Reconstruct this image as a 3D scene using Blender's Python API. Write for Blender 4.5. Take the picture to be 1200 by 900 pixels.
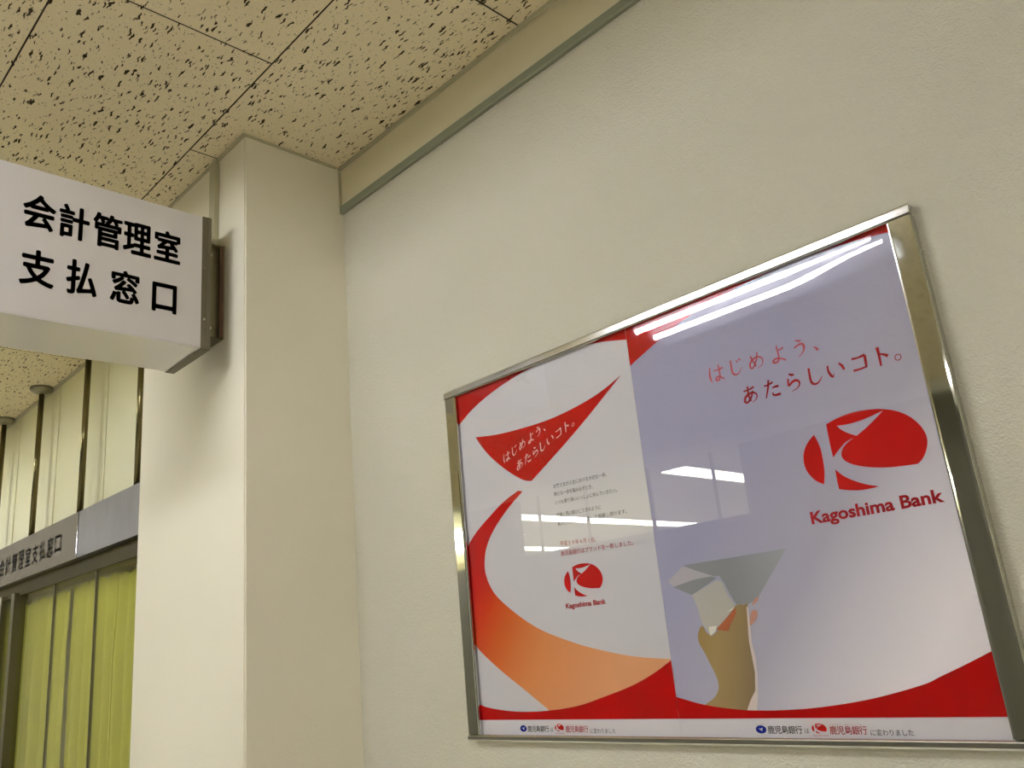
import bpy, bmesh, math, random
from mathutils import Matrix, Vector
from mathutils.geometry import tessellate_polygon

for _o in list(bpy.data.objects):
    bpy.data.objects.remove(_o)
sc = bpy.context.scene
COL = sc.collection
random.seed(7)
U = 1.25            # metres per working unit (distance from the phone to the poster wall)
EYE = 1.45          # height of the phone above the floor
H = 1.0905          # ceiling above the phone, in working units

# ------------------------------------------------------------------ camera
cam_d = bpy.data.cameras.new('camera')
cam = bpy.data.objects.new('camera', cam_d)
COL.objects.link(cam)
cam_d.sensor_width = 36.0
cam_d.lens = 987.434 / 1200 * 36.0
cam_d.clip_start = 0.02
rx = Vector((0.69353541, 0.71456078, -0.09171438))
dn = Vector((-0.270411, 0.1402027, -0.95248155))
fw = Vector((-0.66774735, 0.68538026, 0.29046063))
M = Matrix.Identity(4)
for i in range(3):
    M[i][0] = rx[i]; M[i][1] = -dn[i]; M[i][2] = -fw[i]
M[2][3] = EYE
cam.matrix_world = M
sc.camera = cam

# ------------------------------------------------------------------ world, exposure
w = bpy.data.worlds.new('world'); sc.world = w; w.use_nodes = True
w.node_tree.nodes['Background'].inputs[0].default_value = (0.80, 0.85, 0.80, 1)
w.node_tree.nodes['Background'].inputs[1].default_value = 0.02
sc.view_settings.view_transform = 'Standard'
sc.view_settings.look = 'None'
sc.view_settings.exposure = 1.6
sc.view_settings.gamma = 1.0
sc.view_settings.use_curve_mapping = False
sc.cycles.use_denoising = True
sc.cycles.max_bounces = 10
sc.cycles.diffuse_bounces = 5
sc.cycles.sample_clamp_indirect = 6.0
sc.cycles.caustics_refractive = False

TUBE = 32.0          # strength of the twin-tube lamps in the passage
TUBE_COL = (0.93, 0.945, 1.0)
OFFICE = 12.0
OFFICE_COL = (1.0, 0.98, 0.80)
BACKROOM = 5.0

# ------------------------------------------------------------------ materials
def mat(name, col, rough=0.6, metal=0.0, spec=0.5, emit=None, strength=0.0):
    m = bpy.data.materials.new(name); m.use_nodes = True
    b = m.node_tree.nodes['Principled BSDF']
    b.inputs['Base Color'].default_value = (*col, 1)
    b.inputs['Roughness'].default_value = rough
    b.inputs['Metallic'].default_value = metal
    b.inputs['Specular IOR Level'].default_value = spec
    if emit:
        b.inputs['Emission Color'].default_value = (*emit, 1)
        b.inputs['Emission Strength'].default_value = strength
    return m

def N(m, t, **kw):
    n = m.node_tree.nodes.new(t)
    for k, v in kw.items():
        setattr(n, k, v)
    return n

def lk(m, a, b):
    m.node_tree.links.new(a, b)

def bsdf(m):
    return m.node_tree.nodes['Principled BSDF']

def mapping(m, scale, coord='Position', rot=(0, 0, 0)):
    if coord == 'Position':
        g = N(m, 'ShaderNodeNewGeometry'); out = g.outputs['Position']
    else:
        g = N(m, 'ShaderNodeTexCoord'); out = g.outputs[coord]
    mp = N(m, 'ShaderNodeMapping')
    mp.inputs['Scale'].default_value = scale
    mp.inputs['Rotation'].default_value = rot
    lk(m, out, mp.inputs['Vector'])
    return mp.outputs['Vector']

def noise(m, vec, scale, detail=2.0, rough=0.5):
    n = N(m, 'ShaderNodeTexNoise')
    n.inputs['Scale'].default_value = scale
    n.inputs['Detail'].default_value = detail
    n.inputs['Roughness'].default_value = rough
    lk(m, vec, n.inputs['Vector'])
    return n.outputs['Fac'] if 'Fac' in n.outputs else n.outputs[0]

def ramp(m, fac, stops):
    r = N(m, 'ShaderNodeValToRGB')
    e = r.color_ramp.elements
    while len(e) < len(stops):
        e.new(0.5)
    for k, (p, c) in enumerate(stops):
        e[k].position = p
        e[k].color = (*c, 1) if len(c) == 3 else c
    lk(m, fac, r.inputs[0])
    return r.outputs[0]

def mathn(m, op, a, b=None):
    n = N(m, 'ShaderNodeMath', operation=op)
    for i, v in enumerate((a, b)):
        if v is None: continue
        if isinstance(v, (int, float)): n.inputs[i].default_value = v
        else: lk(m, v, n.inputs[i])
    return n.outputs[0]

def bump(m, h, strength, dist):
    b = N(m, 'ShaderNodeBump')
    b.inputs['Strength'].default_value = strength
    b.inputs['Distance'].default_value = dist
    lk(m, h, b.inputs['Height'])
    lk(m, b.outputs[0], bsdf(m).inputs['Normal'])

def wallpaper(name, c1, c2, rough=0.75, relief=0.35):
    m = mat(name, c1, rough)
    v = mapping(m, (1, 1, 1.15))
    big = noise(m, mapping(m, (1, 1, 1)), 1.7, 3)
    lk(m, ramp(m, big, [(0.35, c1), (0.7, c2)]), bsdf(m).inputs['Base Color'])
    fine = noise(m, v, 260, 3, 0.6)
    mid = noise(m, v, 130, 2, 0.5)
    h = mathn(m, 'ADD', fine, mathn(m, 'MULTIPLY', mid, 1.0))
    bump(m, h, relief, 0.0026)
    return m

M_WALL = wallpaper('cream_wallpaper', (0.63, 0.60, 0.475), (0.66, 0.625, 0.50), 0.62, 0.8)
M_PILLAR = wallpaper('pillar_paper', (0.80, 0.755, 0.60), (0.84, 0.795, 0.64), 0.7, 0.16)
M_PANEL = wallpaper('cream_panel', (0.82, 0.79, 0.50), (0.79, 0.78, 0.51), 0.45, 0.05)
M_UPPER = mat('smooth_cream_board', (0.74, 0.68, 0.48), 0.6)
M_EDGE = mat('ceiling_edging', (0.50, 0.46, 0.30), 0.5)
M_TRIM = mat('grey_green_moulding', (0.255, 0.27, 0.185), 0.5)
M_JOINT = mat('dark_joint', (0.05, 0.036, 0.014), 0.9)
M_PARTITION = mat('grey_partition', (0.165, 0.155, 0.125), 0.6)
M_FLOOR = mat('vinyl_floor', (0.74, 0.71, 0.60), 0.4)
M_WHITEPAINT = mat('white_paint', (0.75, 0.74, 0.70), 0.6)
M_OFFCEIL = mat('office_ceiling_board', (0.82, 0.82, 0.72), 0.8)

# ceiling tile with fissures
M_TILE = mat('fissured_ceiling_tile', (0.55, 0.5, 0.38), 0.9, spec=0.2)
def build_tile():
    m = M_TILE
    geo = N(m, 'ShaderNodeNewGeometry')
    warp = N(m, 'ShaderNodeTexNoise'); warp.inputs['Scale'].default_value = 75; warp.inputs['Detail'].default_value = 2
    lk(m, geo.outputs['Position'], warp.inputs['Vector'])
    off = N(m, 'ShaderNodeVectorMath', operation='SUBTRACT'); lk(m, warp.outputs['Color'], off.inputs[0]); off.inputs[1].default_value = (0.5, 0.5, 0.5)
    sc_ = N(m, 'ShaderNodeVectorMath', operation='SCALE'); lk(m, off.outputs[0], sc_.inputs[0]); sc_.inputs['Scale'].default_value = 0.015
    add = N(m, 'ShaderNodeVectorMath', operation='ADD'); lk(m, geo.outputs['Position'], add.inputs[0]); lk(m, sc_.outputs[0], add.inputs[1])
    def cells(scale, sx, sy, lo, hi, keep, rot=0.0):
        mp = N(m, 'ShaderNodeMapping'); mp.inputs['Scale'].default_value = (sx, sy, 0.0); mp.inputs['Rotation'].default_value = (0, 0, rot)
        lk(m, add.outputs[0], mp.inputs['Vector'])
        v = N(m, 'ShaderNodeTexVoronoi'); v.voronoi_dimensions = '2D'; v.inputs['Scale'].default_value = scale; v.inputs['Randomness'].default_value = 1
        lk(m, mp.outputs[0], v.inputs['Vector'])
        sep = N(m, 'ShaderNodeSeparateColor'); lk(m, v.outputs['Color'], sep.inputs[0])
        thr = mathn(m, 'ADD', mathn(m, 'MULTIPLY', mathn(m, 'POWER', sep.outputs[0], 2.0), hi - lo), lo)
        inside = mathn(m, 'SUBTRACT', thr, v.outputs['Distance'])
        soft = N(m, 'ShaderNodeMapRange'); soft.inputs['From Min'].default_value = 0.0; soft.inputs['From Max'].default_value = 0.035
        lk(m, inside, soft.inputs['Value'])
        kp = mathn(m, 'LESS_THAN', sep.outputs[1], keep)
        return mathn(m, 'MULTIPLY', soft.outputs[0], kp)
    a = cells(40, 0.40, 2.15, 0.06, 0.27, 0.85, 0.0)
    c = cells(54, 0.45, 1.95, 0.05, 0.24, 0.6, 0.35)
    b = mathn(m, 'MULTIPLY', cells(100, 0.9, 1.2, 0.06, 0.22, 0.5), 0.55)
    mk = mathn(m, 'MAXIMUM', mathn(m, 'MAXIMUM', a, c), b)
    tone = noise(m, geo.outputs['Position'], 2.2, 3)
    speck = noise(m, geo.outputs['Position'], 420, 2)
    basec = ramp(m, mathn(m, 'ADD', mathn(m, 'MULTIPLY', tone, 0.5), mathn(m, 'MULTIPLY', speck, 0.5)), [(0.35, (0.78, 0.68, 0.46)), (0.65, (0.88, 0.78, 0.54))])
    mx = N(m, 'ShaderNodeMix', data_type='RGBA')
    lk(m, mk, mx.inputs['Factor']); lk(m, basec, mx.inputs[6]); mx.inputs[7].default_value = (0.05, 0.034, 0.014, 1)
    lk(m, mx.outputs[2], bsdf(m).inputs['Base Color'])
    hgt = mathn(m, 'ADD', mathn(m, 'MULTIPLY', mk, -1.0), mathn(m, 'MULTIPLY', speck, 0.12))
    bump(m, hgt, 0.5, 0.002)
build_tile()

def brushed(name, col, rough, sx=1, sy=1, sz=1):
    m = mat(name, col, rough, 1.0)
    n = noise(m, mapping(m, (sx, sy, sz)), 60, 3)
    lk(m, mathn(m, 'ADD', mathn(m, 'MULTIPLY', n, 0.04), rough - 0.02), bsdf(m).inputs['Roughness'])
    return m
M_ALU_H = brushed('brushed_aluminium_horizontal', (0.66, 0.66, 0.63), 0.15, 1, 20, 20)
M_ALU_V = brushed('brushed_aluminium_vertical', (0.56, 0.56, 0.49), 0.045, 20, 20, 1)
M_ALU_B = mat('bright_polished_edge', (0.88, 0.88, 0.86), 0.12, 1.0)
M_STEEL = brushed('stainless_steel', (0.55, 0.53, 0.45), 0.2, 20, 20, 1)
M_FASCIA = mat('grey_metal_fascia', (0.11, 0.105, 0.095), 0.40, 0.5)
def _f():
    m = M_FASCIA
    n = noise(m, mapping(m, (1, 1, 0.35)), 9, 4)
    lk(m, ramp(m, n, [(0.3, (0.075, 0.068, 0.050)), (0.75, (0.125, 0.12, 0.105))]), bsdf(m).inputs['Base Color'])
_f()
M_FASCIA2 = mat('warm_grey_metal_fascia', (0.135, 0.115, 0.068), 0.5, 0.15, 0.3)
M_FLANGE = mat('satin_steel_flange', (0.30, 0.275, 0.19), 0.3, 0.8)
M_ROD = mat('dark_bronze_rod', (0.17, 0.14, 0.06), 0.25, 0.85)
M_OLIVE = mat('olive_painted_steel', (0.22, 0.19, 0.10), 0.35, 0.4)
M_ENDCAP = mat('dull_bronze_end_cap', (0.20, 0.18, 0.125), 0.35, 0.6)
M_BROWN = mat('brown_primer_steel', (0.12, 0.055, 0.025), 0.6)
M_ACRYL = mat('opal_acrylic', (0.70, 0.665, 0.645), 0.16, spec=0.6)
M_BLACK = mat('black_vinyl_lettering', (0.012, 0.012, 0.012), 0.4)
M_GREYTXT = mat('grey_lettering', (0.03, 0.024, 0.012), 0.5)
M_BARCREAM = mat('cream_painted_channel', (0.46, 0.43, 0.28), 0.4)
# prints
_mat0 = mat
def mat(name, col, rough=0.6, metal=0.0, spec=0.5, emit=None, strength=0.0):
    return _mat0(name, col, rough, metal, 0.04 if 'print' in name or 'paper' in name else spec, emit, strength)
M_PAPER = mat('white_poster_paper', (0.655, 0.635, 0.655), 0.7)
M_RED = mat('red_print', (0.42, 0.0, 0.0005), 0.6)
M_LOGO = mat('logo_red_print', (0.50, 0.008, 0.006), 0.6)
M_TXTRED = mat('dark_red_print', (0.36, 0.012, 0.018), 0.6)
M_TXTGREY = mat('grey_print', (0.13, 0.12, 0.125), 0.6)
M_TXTPINK = mat('pale_print_on_red', (0.80, 0.62, 0.58), 0.6)
M_TXTBLK = mat('black_print', (0.03, 0.03, 0.03), 0.6)
M_BLUE = mat('blue_print', (0.006, 0.015, 0.24), 0.6)
M_REDLITE = mat('light_red_print', (0.55, 0.09, 0.10), 0.6)
M_FOOT = mat('footer_paper', (0.74, 0.71, 0.73), 0.6)
def grad(name, axis, stops, lo, hi, rough=0.65, spread=None):
    m = mat(name, stops[0][1], rough)
    g = N(m, 'ShaderNodeNewGeometry'); s = N(m, 'ShaderNodeSeparateXYZ'); lk(m, g.outputs['Position'], s.inputs[0])
    val = s.outputs[axis]
    if spread is not None:
        val = mathn(m, 'ADD', val, mathn(m, 'MULTIPLY', s.outputs[2 if axis == 0 else 0], spread))
    r = N(m, 'ShaderNodeMapRange'); r.inputs['From Min'].default_value = lo; r.inputs['From Max'].default_value = hi
    lk(m, val, r.inputs['Value'])
    lk(m, ramp(m, r.outputs[0], stops), bsdf(m).inputs['Base Color'])
    return m
M_SKY = grad('sky_print', 2, [(0.0, (0.66, 0.64, 0.76)), (0.32, (0.50, 0.495, 0.68)), (0.6, (0.44, 0.435, 0.60)), (1.0, (0.43, 0.425, 0.57))], EYE - 0.17, EYE + 0.5, spread=None)
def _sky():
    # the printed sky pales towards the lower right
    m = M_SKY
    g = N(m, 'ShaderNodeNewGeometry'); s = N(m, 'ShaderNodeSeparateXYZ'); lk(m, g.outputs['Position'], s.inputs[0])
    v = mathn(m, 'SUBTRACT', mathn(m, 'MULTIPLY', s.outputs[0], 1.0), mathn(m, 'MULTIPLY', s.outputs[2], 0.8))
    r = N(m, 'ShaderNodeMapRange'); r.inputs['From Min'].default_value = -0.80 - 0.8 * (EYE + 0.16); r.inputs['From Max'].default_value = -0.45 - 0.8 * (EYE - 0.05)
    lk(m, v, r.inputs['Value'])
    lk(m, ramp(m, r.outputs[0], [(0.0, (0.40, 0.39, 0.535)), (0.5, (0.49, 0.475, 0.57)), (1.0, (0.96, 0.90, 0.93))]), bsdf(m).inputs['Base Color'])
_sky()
M_BRUSH = grad('orange_print', 0, [(0.0, (0.47, 0.004, 0.004)), (0.10, (0.50, 0.012, 0.004)), (0.22, (0.56, 0.06, 0.008)), (0.32, (0.62, 0.15, 0.022)), (0.55, (0.70, 0.27, 0.09)), (1.0, (0.74, 0.37, 0.18))], -1.40 + 0.35 * EYE, -0.90 + 0.35 * EYE, spread=None)
def _brush():
    m = M_BRUSH
    g = N(m, 'ShaderNodeNewGeometry'); s = N(m, 'ShaderNodeSeparateXYZ'); lk(m, g.outputs['Position'], s.inputs[0])
    v = mathn(m, 'SUBTRACT', s.outputs[0], mathn(m, 'MULTIPLY', s.outputs[2], 0.75))
    r = N(m, 'ShaderNodeMapRange'); r.inputs['From Min'].default_value = -1.50 - 0.75 * (EYE + 0.08); r.inputs['From Max'].default_value = -1.02 - 0.75 * (EYE - 0.08)
    lk(m, v, r.inputs['Value'])
    lk(m, ramp(m, r.outputs[0], [(0.0, (0.47, 0.004, 0.004)), (0.17, (0.48, 0.006, 0.004)), (0.27, (0.53, 0.035, 0.006)), (0.42, (0.60, 0.12, 0.018)), (0.62, (0.68, 0.25, 0.08)), (1.0, (0.74, 0.36, 0.17))]), bsdf(m).inputs['Base Color'])
_brush()
M_HAND = grad('hand_print', 0, [(0.0, (0.36, 0.235, 0.075)), (0.35, (0.40, 0.28, 0.12)), (0.7, (0.33, 0.235, 0.11)), (1.0, (0.24, 0.175, 0.10))], -0.840 - 0.25*EYE, -0.730 - 0.25*EYE + 0.02, spread=-0.25)
M_FINGER = mat('finger_print', (0.46, 0.14, 0.06), 0.6)
M_FINGER2 = mat('pink_finger_print', (0.58, 0.30, 0.22), 0.6)
M_RIM = mat('pale_rim_print', (0.74, 0.64, 0.60), 0.6)
M_WING = grad('grey_paper_plane_print', 0, [(0.0, (0.30, 0.31, 0.31)), (0.5, (0.28, 0.29, 0.30)), (1.0, (0.40, 0.41, 0.43))], -0.87, -0.65)
M_WINGP = mat('pale_wing_print', (0.50, 0.47, 0.50), 0.6)
M_FUSE = mat('pale_paper_plane_print', (0.52, 0.50, 0.45), 0.6)
M_TIP = mat('white_plane_tip_print', (0.80, 0.78, 0.68), 0.6)

def clear_mat(name, tint, ior, rough, gain=1.0):
    m = bpy.data.materials.new(name); m.use_nodes = True
    nt = m.node_tree; nt.nodes.clear()
    out = N(m, 'ShaderNodeOutputMaterial'); mix = N(m, 'ShaderNodeMixShader')
    t = N(m, 'ShaderNodeBsdfTransparent'); t.inputs[0].default_value = (*tint, 1)
    g = N(m, 'ShaderNodeBsdfGlossy'); g.inputs['Roughness'].default_value = rough; g.inputs['Color'].default_value = (1, 1, 1, 1)
    lw = N(m, 'ShaderNodeFresnel')
    ge = N(m, 'ShaderNodeNewGeometry')       # same reflectance on both faces of the pane
    lk(m, mathn(m, 'ADD', ior, mathn(m, 'MULTIPLY', ge.outputs['Backfacing'], 1.0/ior-ior)), lw.inputs['IOR'])
    f = mathn(m, 'MULTIPLY', lw.outputs[0], gain)
    cl = mathn(m, 'MINIMUM', f, 1.0)
    lk(m, cl, mix.inputs[0]); lk(m, t.outputs[0], mix.inputs[1]); lk(m, g.outputs[0], mix.inputs[2]); lk(m, mix.outputs[0], out.inputs[0])
    return m
M_FILM = clear_mat('clear_cover_sheet', (0.975, 0.975, 0.975), 1.5, 0.0, 1.2)
M_GLASS = clear_mat('green_tinted_glass', (0.90, 0.92, 0.68), 1.5, 0.0, 0.9)
M_CURTAIN = mat('cream_curtain', (0.66, 0.64, 0.24), 0.8)
def _c():
    m = M_CURTAIN; nt = m.node_tree
    out = [n for n in nt.nodes if n.type == 'OUTPUT_MATERIAL'][0]
    tr = N(m, 'ShaderNodeBsdfTranslucent'); tr.inputs[0].default_value = (0.66, 0.64, 0.22, 1)
    mix = N(m, 'ShaderNodeMixShader'); mix.inputs[0].default_value = 0.45
    lk(m, bsdf(m).outputs[0], mix.inputs[1]); lk(m, tr.outputs[0], mix.inputs[2]); lk(m, mix.outputs[0], out.inputs[0])
_c()
M_TUBE = mat('fluorescent_tube', (0.9, 0.9, 0.9), 0.4, emit=TUBE_COL, strength=TUBE)
M_OFFLAMP = mat('office_lamp_diffuser', (0.9, 0.9, 0.85), 0.4, emit=OFFICE_COL, strength=OFFICE)
M_BACKLAMP = mat('back_room_lamp_diffuser', (0.9, 0.9, 0.8), 0.4, emit=(1.0, 0.97, 0.72), strength=BACKROOM)
M_HOUSING = mat('white_lamp_housing', (0.80, 0.80, 0.84), 0.3)
M_DARKMETAL = mat('dark_bronze_frame', (0.10, 0.085, 0.045), 0.35, 0.5)
M_HEADER = mat('olive_window_header', (0.055, 0.045, 0.010), 0.6, 0.0, 0.12)

# ------------------------------------------------------------------ helpers
def mesh_obj(name, verts, faces, m, parent=None, smooth=False):
    me = bpy.data.meshes.new(name)
    me.from_pydata([tuple(v) for v in verts], [], faces)
    me.materials.append(m); me.update()
    if smooth:
        for p in me.polygons: p.use_smooth = True
    o = bpy.data.objects.new(name, me); COL.objects.link(o)
    if parent is not None: o.parent = parent; 
    return o

def bm_obj(name, bm, m, parent=None, smooth=False):
    bmesh.ops.recalc_face_normals(bm, faces=bm.faces)
    me = bpy.data.meshes.new(name); bm.to_mesh(me); bm.free()
    me.materials.append(m)
    if m is M_TILE:                      # ceiling tile sides darkened so the joint lines read dark
        me.materials.append(M_JOINT)
        for p in me.polygons:
            if abs(p.normal.z) < 0.5: p.material_index = 1
    if smooth:
        for p in me.polygons: p.use_smooth = True
    o = bpy.data.objects.new(name, me); COL.objects.link(o)
    if parent is not None: o.parent = parent
    return o

def add_box(bm, lo, hi, bev=0.0):
    x0, y0, z0 = lo; x1, y1, z1 = hi
    vs = [bm.verts.new(p) for p in ((x0,y0,z0),(x1,y0,z0),(x1,y1,z0),(x0,y1,z0),(x0,y0,z1),(x1,y0,z1),(x1,y1,z1),(x0,y1,z1))]
    fs = [bm.faces.new([vs[i] for i in f]) for f in ((0,3,2,1),(4,5,6,7),(0,1,5,4),(1,2,6,5),(2,3,7,6),(3,0,4,7))]
    if bev > 0:
        es = set(e for f in fs for e in f.edges)
        bmesh.ops.bevel(bm, geom=list(es), offset=bev, segments=2, affect='EDGES', profile=0.6)

def box(name, lo, hi, m, parent=None, bev=0.0, off=None):
    bm = bmesh.new(); add_box(bm, lo, hi, bev)
    return bm_obj(name, bm, m, parent)

def ub(name, lo, hi, m, parent=None, bev=0.0, org=(0, 0, 0)):
    """box given in working units relative to the phone; stored relative to a parent's origin (metres)"""
    a = [lo[0]*U - org[0], lo[1]*U - org[1], lo[2]*U + EYE - org[2]]
    b = [hi[0]*U - org[0], hi[1]*U - org[1], hi[2]*U + EYE - org[2]]
    return box(name, a, b, m, parent, bev)

def cyl_bm(bm, c0, c1, r, seg=20, r1=None):
    c0 = Vector(c0); c1 = Vector(c1); d = (c1 - c0).normalized()
    a = d.orthogonal().normalized(); b = d.cross(a)
    r1 = r if r1 is None else r1
    A = [bm.verts.new(c0 + (a*math.cos(t) + b*math.sin(t))*r) for t in [2*math.pi*k/seg for k in range(seg)]]
    B = [bm.verts.new(c1 + (a*math.cos(t) + b*math.sin(t))*r1) for t in [2*math.pi*k/seg for k in range(seg)]]
    for k in range(seg):
        bm.faces.new((A[k], A[(k+1) % seg], B[(k+1) % seg], B[k]))
    bm.faces.new(A[::-1]); bm.faces.new(B)

def struct(o, label=None):
    o['kind'] = 'structure'
    if label: o['label'] = label
    return o

def thing(name, label, cat, loc=(0, 0, 0), group=None):
    o = bpy.data.objects.new(name, None); COL.objects.link(o)
    o.location = loc; o.empty_display_size = 0.05
    o['label'] = label; o['category'] = cat
    if group: o['group'] = group
    return o

# ------------------------------------------------------------------ room shell
XW0, XW1 = -9.0, 5.0          # ends of the passage
YF = -2.90                     # opposite partition
Z0 = -EYE / U
floor = struct(ub('floor', (XW0-0.2, -9.2, Z0-0.1), (XW1+0.2, 2.6, Z0), M_FLOOR))
PX0, PX1, PYF = -1.972, -1.464, 0.7564      # pillar
CWY = 0.972                                  # counter wall
struct(ub('wall_back', (PX1, 1.0, Z0), (XW1, 1.12, H), M_WALL))
struct(ub('wall_right', (XW1, -9.2, Z0), (XW1+0.12, 2.6, H), M_WHITEPAINT))
struct(ub('wall_left', (XW0-0.12, -9.2, Z0), (XW0, 2.6, H), M_WALL))
# pillar (bevelled edges)
bm = bmesh.new()
add_box(bm, (PX0*U, PYF*U, 0.0), (PX1*U, 1.0*U + 0.15, H*U + EYE), 0.0)
vert_e = [e for e in bm.edges if abs(e.verts[0].co.z - e.verts[1].co.z) > 1]
bmesh.ops.bevel(bm, geom=vert_e, offset=0.004, segments=3, affect='EDGES')
pil = bm_obj('wall_pillar', bm, M_PILLAR); struct(pil)
# upper board and grey-green moulding on the poster wall
ub('upper_board', (PX1+0.001, 0.9955, 0.989), (XW1-0.001, 1.0, H-0.001), M_UPPER).name = 'trim_1'
struct(bpy.data.objects['trim_1'])
bm = bmesh.new()
prof = [(1.0, 0.972), (0.9925, 0.9715), (0.9905, 0.974), (0.9905, 0.989), (0.9925, 0.991), (1.0, 0.991)]
A = [bm.verts.new(((PX1+0.0006)*U, y*U, z*U+EYE)) for y, z in prof]
B = [bm.verts.new(((XW1-0.001)*U, y*U, z*U+EYE)) for y, z in prof]
for k in range(len(prof)):
    bm.faces.new((A[k], A[(k+1) % 6], B[(k+1) % 6], B[k]))
bm.faces.new(A); bm.faces.new(B[::-1])
struct(bm_obj('trim_2', bm, M_TRIM))
# thin ceiling edgings
struct(ub('trim_3', (PX1+0.001, 0.9885, H-0.007), (XW1-0.001, 0.9953, H-0.0005), M_EDGE))
struct(ub('trim_4', (PX1, PYF, H-0.005), (PX1+0.005, 0.9838, H-0.0005), M_EDGE))
struct(ub('trim_5', (PX0, PYF-0.005, H-0.006), (PX1+0.005, PYF, H-0.0005), M_EDGE))
struct(ub('trim_6', (XW0, CWY-0.009, H-0.010), (PX0, CWY, H-0.0005), M_EDGE))
struct(ub('trim_7', (PX1-0.0005, 0.9905, 0.989), (PX1+0.004, 0.9955, H-0.011), M_EDGE))

# opposite partition with its transom opening
OX0, OX1, OZ = -4.87, -2.75, 0.62
bm = bmesh.new()
def seg(x0, x1, z0, z1):
    add_box(bm, (x0*U, (YF-0.08)*U, z0*U+EYE), (x1*U, YF*U, z1*U+EYE))
seg(XW0, -6.35, Z0, H); seg(-6.35, -5.47, Z0, OZ); seg(-5.47, OX0, Z0, H); seg(OX1, XW1, Z0, H); seg(OX0, OX1, Z0, OZ)
struct(bm_obj('wall_front', bm, M_PARTITION))
tf = struct(ub('window_2', (OX1-0.02, YF-0.06, OZ), (OX1, YF-0.02, H-0.002), M_DARKMETAL))
ub('window_frame', (OX0, YF-0.06, OZ), (OX1-0.02, YF-0.02, OZ+0.02), M_DARKMETAL, tf)
for x in (-3.0, -3.53, -4.13, -4.63):
    ub('mullion', (x-0.008, YF-0.05, OZ+0.02), (x+0.008, YF-0.03, H-0.002), M_DARKMETAL, tf)
struct(ub('wall_office', (XW0, -9.2, Z0), (XW1, -9.1, H), M_WHITEPAINT))
struct(ub('wall_backroom', (XW0, 2.5, Z0), (XW1, 2.6, H), M_WHITEPAINT))

# ------------------------------------------------------------------ ceiling of individual fissured tiles
ceil = struct(ub('ceiling', (XW0-0.12, -9.2, H+0.012), (XW1+0.12, 2.6, H+0.08), M_JOINT))
TX, TY, GAP = 0.7235, 0.36675, 0.0014
def tile_mesh(x0, x1, y0, y1):
    b = bmesh.new()
    add_box(b, ((x0+GAP)*U, (y0+GAP)*U, H*U+EYE), ((x1-GAP)*U, (y1-GAP)*U, (H+0.010)*U+EYE))
    low = [e for e in b.edges if all(v.co.z < H*U+EYE+1e-5 for v in e.verts)]
    bmesh.ops.bevel(b, geom=low, offset=0.0005, segments=1, affect='EDGES')
    return b
tile_proto = {}
for r in range(-8, 2):
    y0 = 0.3223 + TY*r; y1 = y0 + TY
    if y0 < YF: continue
    base = -1.2262 if r % 2 == 0 else -0.8595
    n0 = int((XW0 - base)/TX) - 1
    for n in range(n0, 12):
        x0 = base + TX*n; x1 = x0 + TX
        a, c = max(x0, XW0), min(x1, XW1)
        if c - a < 0.03: continue
        if r == 1:
            ytop = 1.0 if x1 > PX1 + 0.05 else CWY
            if x0 < PX1 and x1 > PX0:
                # row runs into the pillar: cut the tile round it
                pieces = []
                if a < PX0: pieces.append((a, PX0, y0, CWY))
                pieces.append((max(a, PX0), min(c, PX1), y0, PYF))
                if c > PX1: pieces.append((PX1, c, y0, 1.0))
                b = bmesh.new()
                if len(pieces) == 1:
                    b = tile_mesh(*pieces[0])
                else:
                    b.free()
                    b = bmesh.new()
                    # L-shaped outline extruded
                    if c > PX1 and a >= PX0:
                        out = [(a+GAP, y0+GAP), (c-GAP, y0+GAP), (c-GAP, 1.0), (PX1, 1.0), (PX1, PYF), (a+GAP, PYF)]
                    else:
                        out = [(a+GAP, y0+GAP), (c-GAP, y0+GAP), (c-GAP, PYF), (PX0, PYF), (PX0, CWY), (a+GAP, CWY)]
                    lo_ = [b.verts.new((x*U, y*U, H*U+EYE)) for x, y in out]
                    hi_ = [b.verts.new((x*U, y*U, (H+0.010)*U+EYE)) for x, y in out]
                    b.faces.new(lo_[::-1]); b.faces.new(hi_)
                    for k in range(len(out)):
                        b.faces.new((lo_[k], lo_[(k+1) % 6], hi_[(k+1) % 6], hi_[k]))
                bm_obj('ceiling_tile', b, M_TILE, ceil)
                continue
            bm_obj('ceiling_tile', tile_mesh(a, c, y0, ytop), M_TILE, ceil)
            continue
        bm_obj('ceiling_tile', tile_mesh(a, c, y0, y1), M_TILE, ceil)
ylow = 0.3223 + TY*(-8)
ub('office_ceiling_board', (XW0, -9.1, H), (XW1, ylow-0.001 if ylow > YF else YF, H+0.01), M_OFFCEIL, ceil)
ub('back_room_ceiling_board', (XW0, 1.13, H), (XW1, 2.5, H+0.01), M_OFFCEIL, ceil)

# ------------------------------------------------------------------ counter wall left of the pillar: panels
BT, BB = 0.519, 0.372            # band top / bottom (on its front plane)
cw = struct(ub('wall_counter', (XW0, CWY+0.012, 0.335), (PX0, CWY+0.07, H), M_JOINT))
joints = [-1.972, -2.345, -2.832, -3.328, -3.82, -4.31, -4.80, -5.29, -5.78, -6.27, -6.76, -7.25, -7.74, -8.23, -8.72, -9.0]
for k in range(len(joints)-1):
    ub('wall_panel', (joints[k+1]+0.0045, CWY, 0.34), (joints[k]-0.0045, CWY+0.0118, H-0.001), M_PANEL, cw, 0.0015)
# sill wall beneath the windows
struct(ub('wall_sill', (XW0, CWY-0.02, Z0), (PX0, CWY+0.05, -0.42), M_PANEL))

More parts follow.
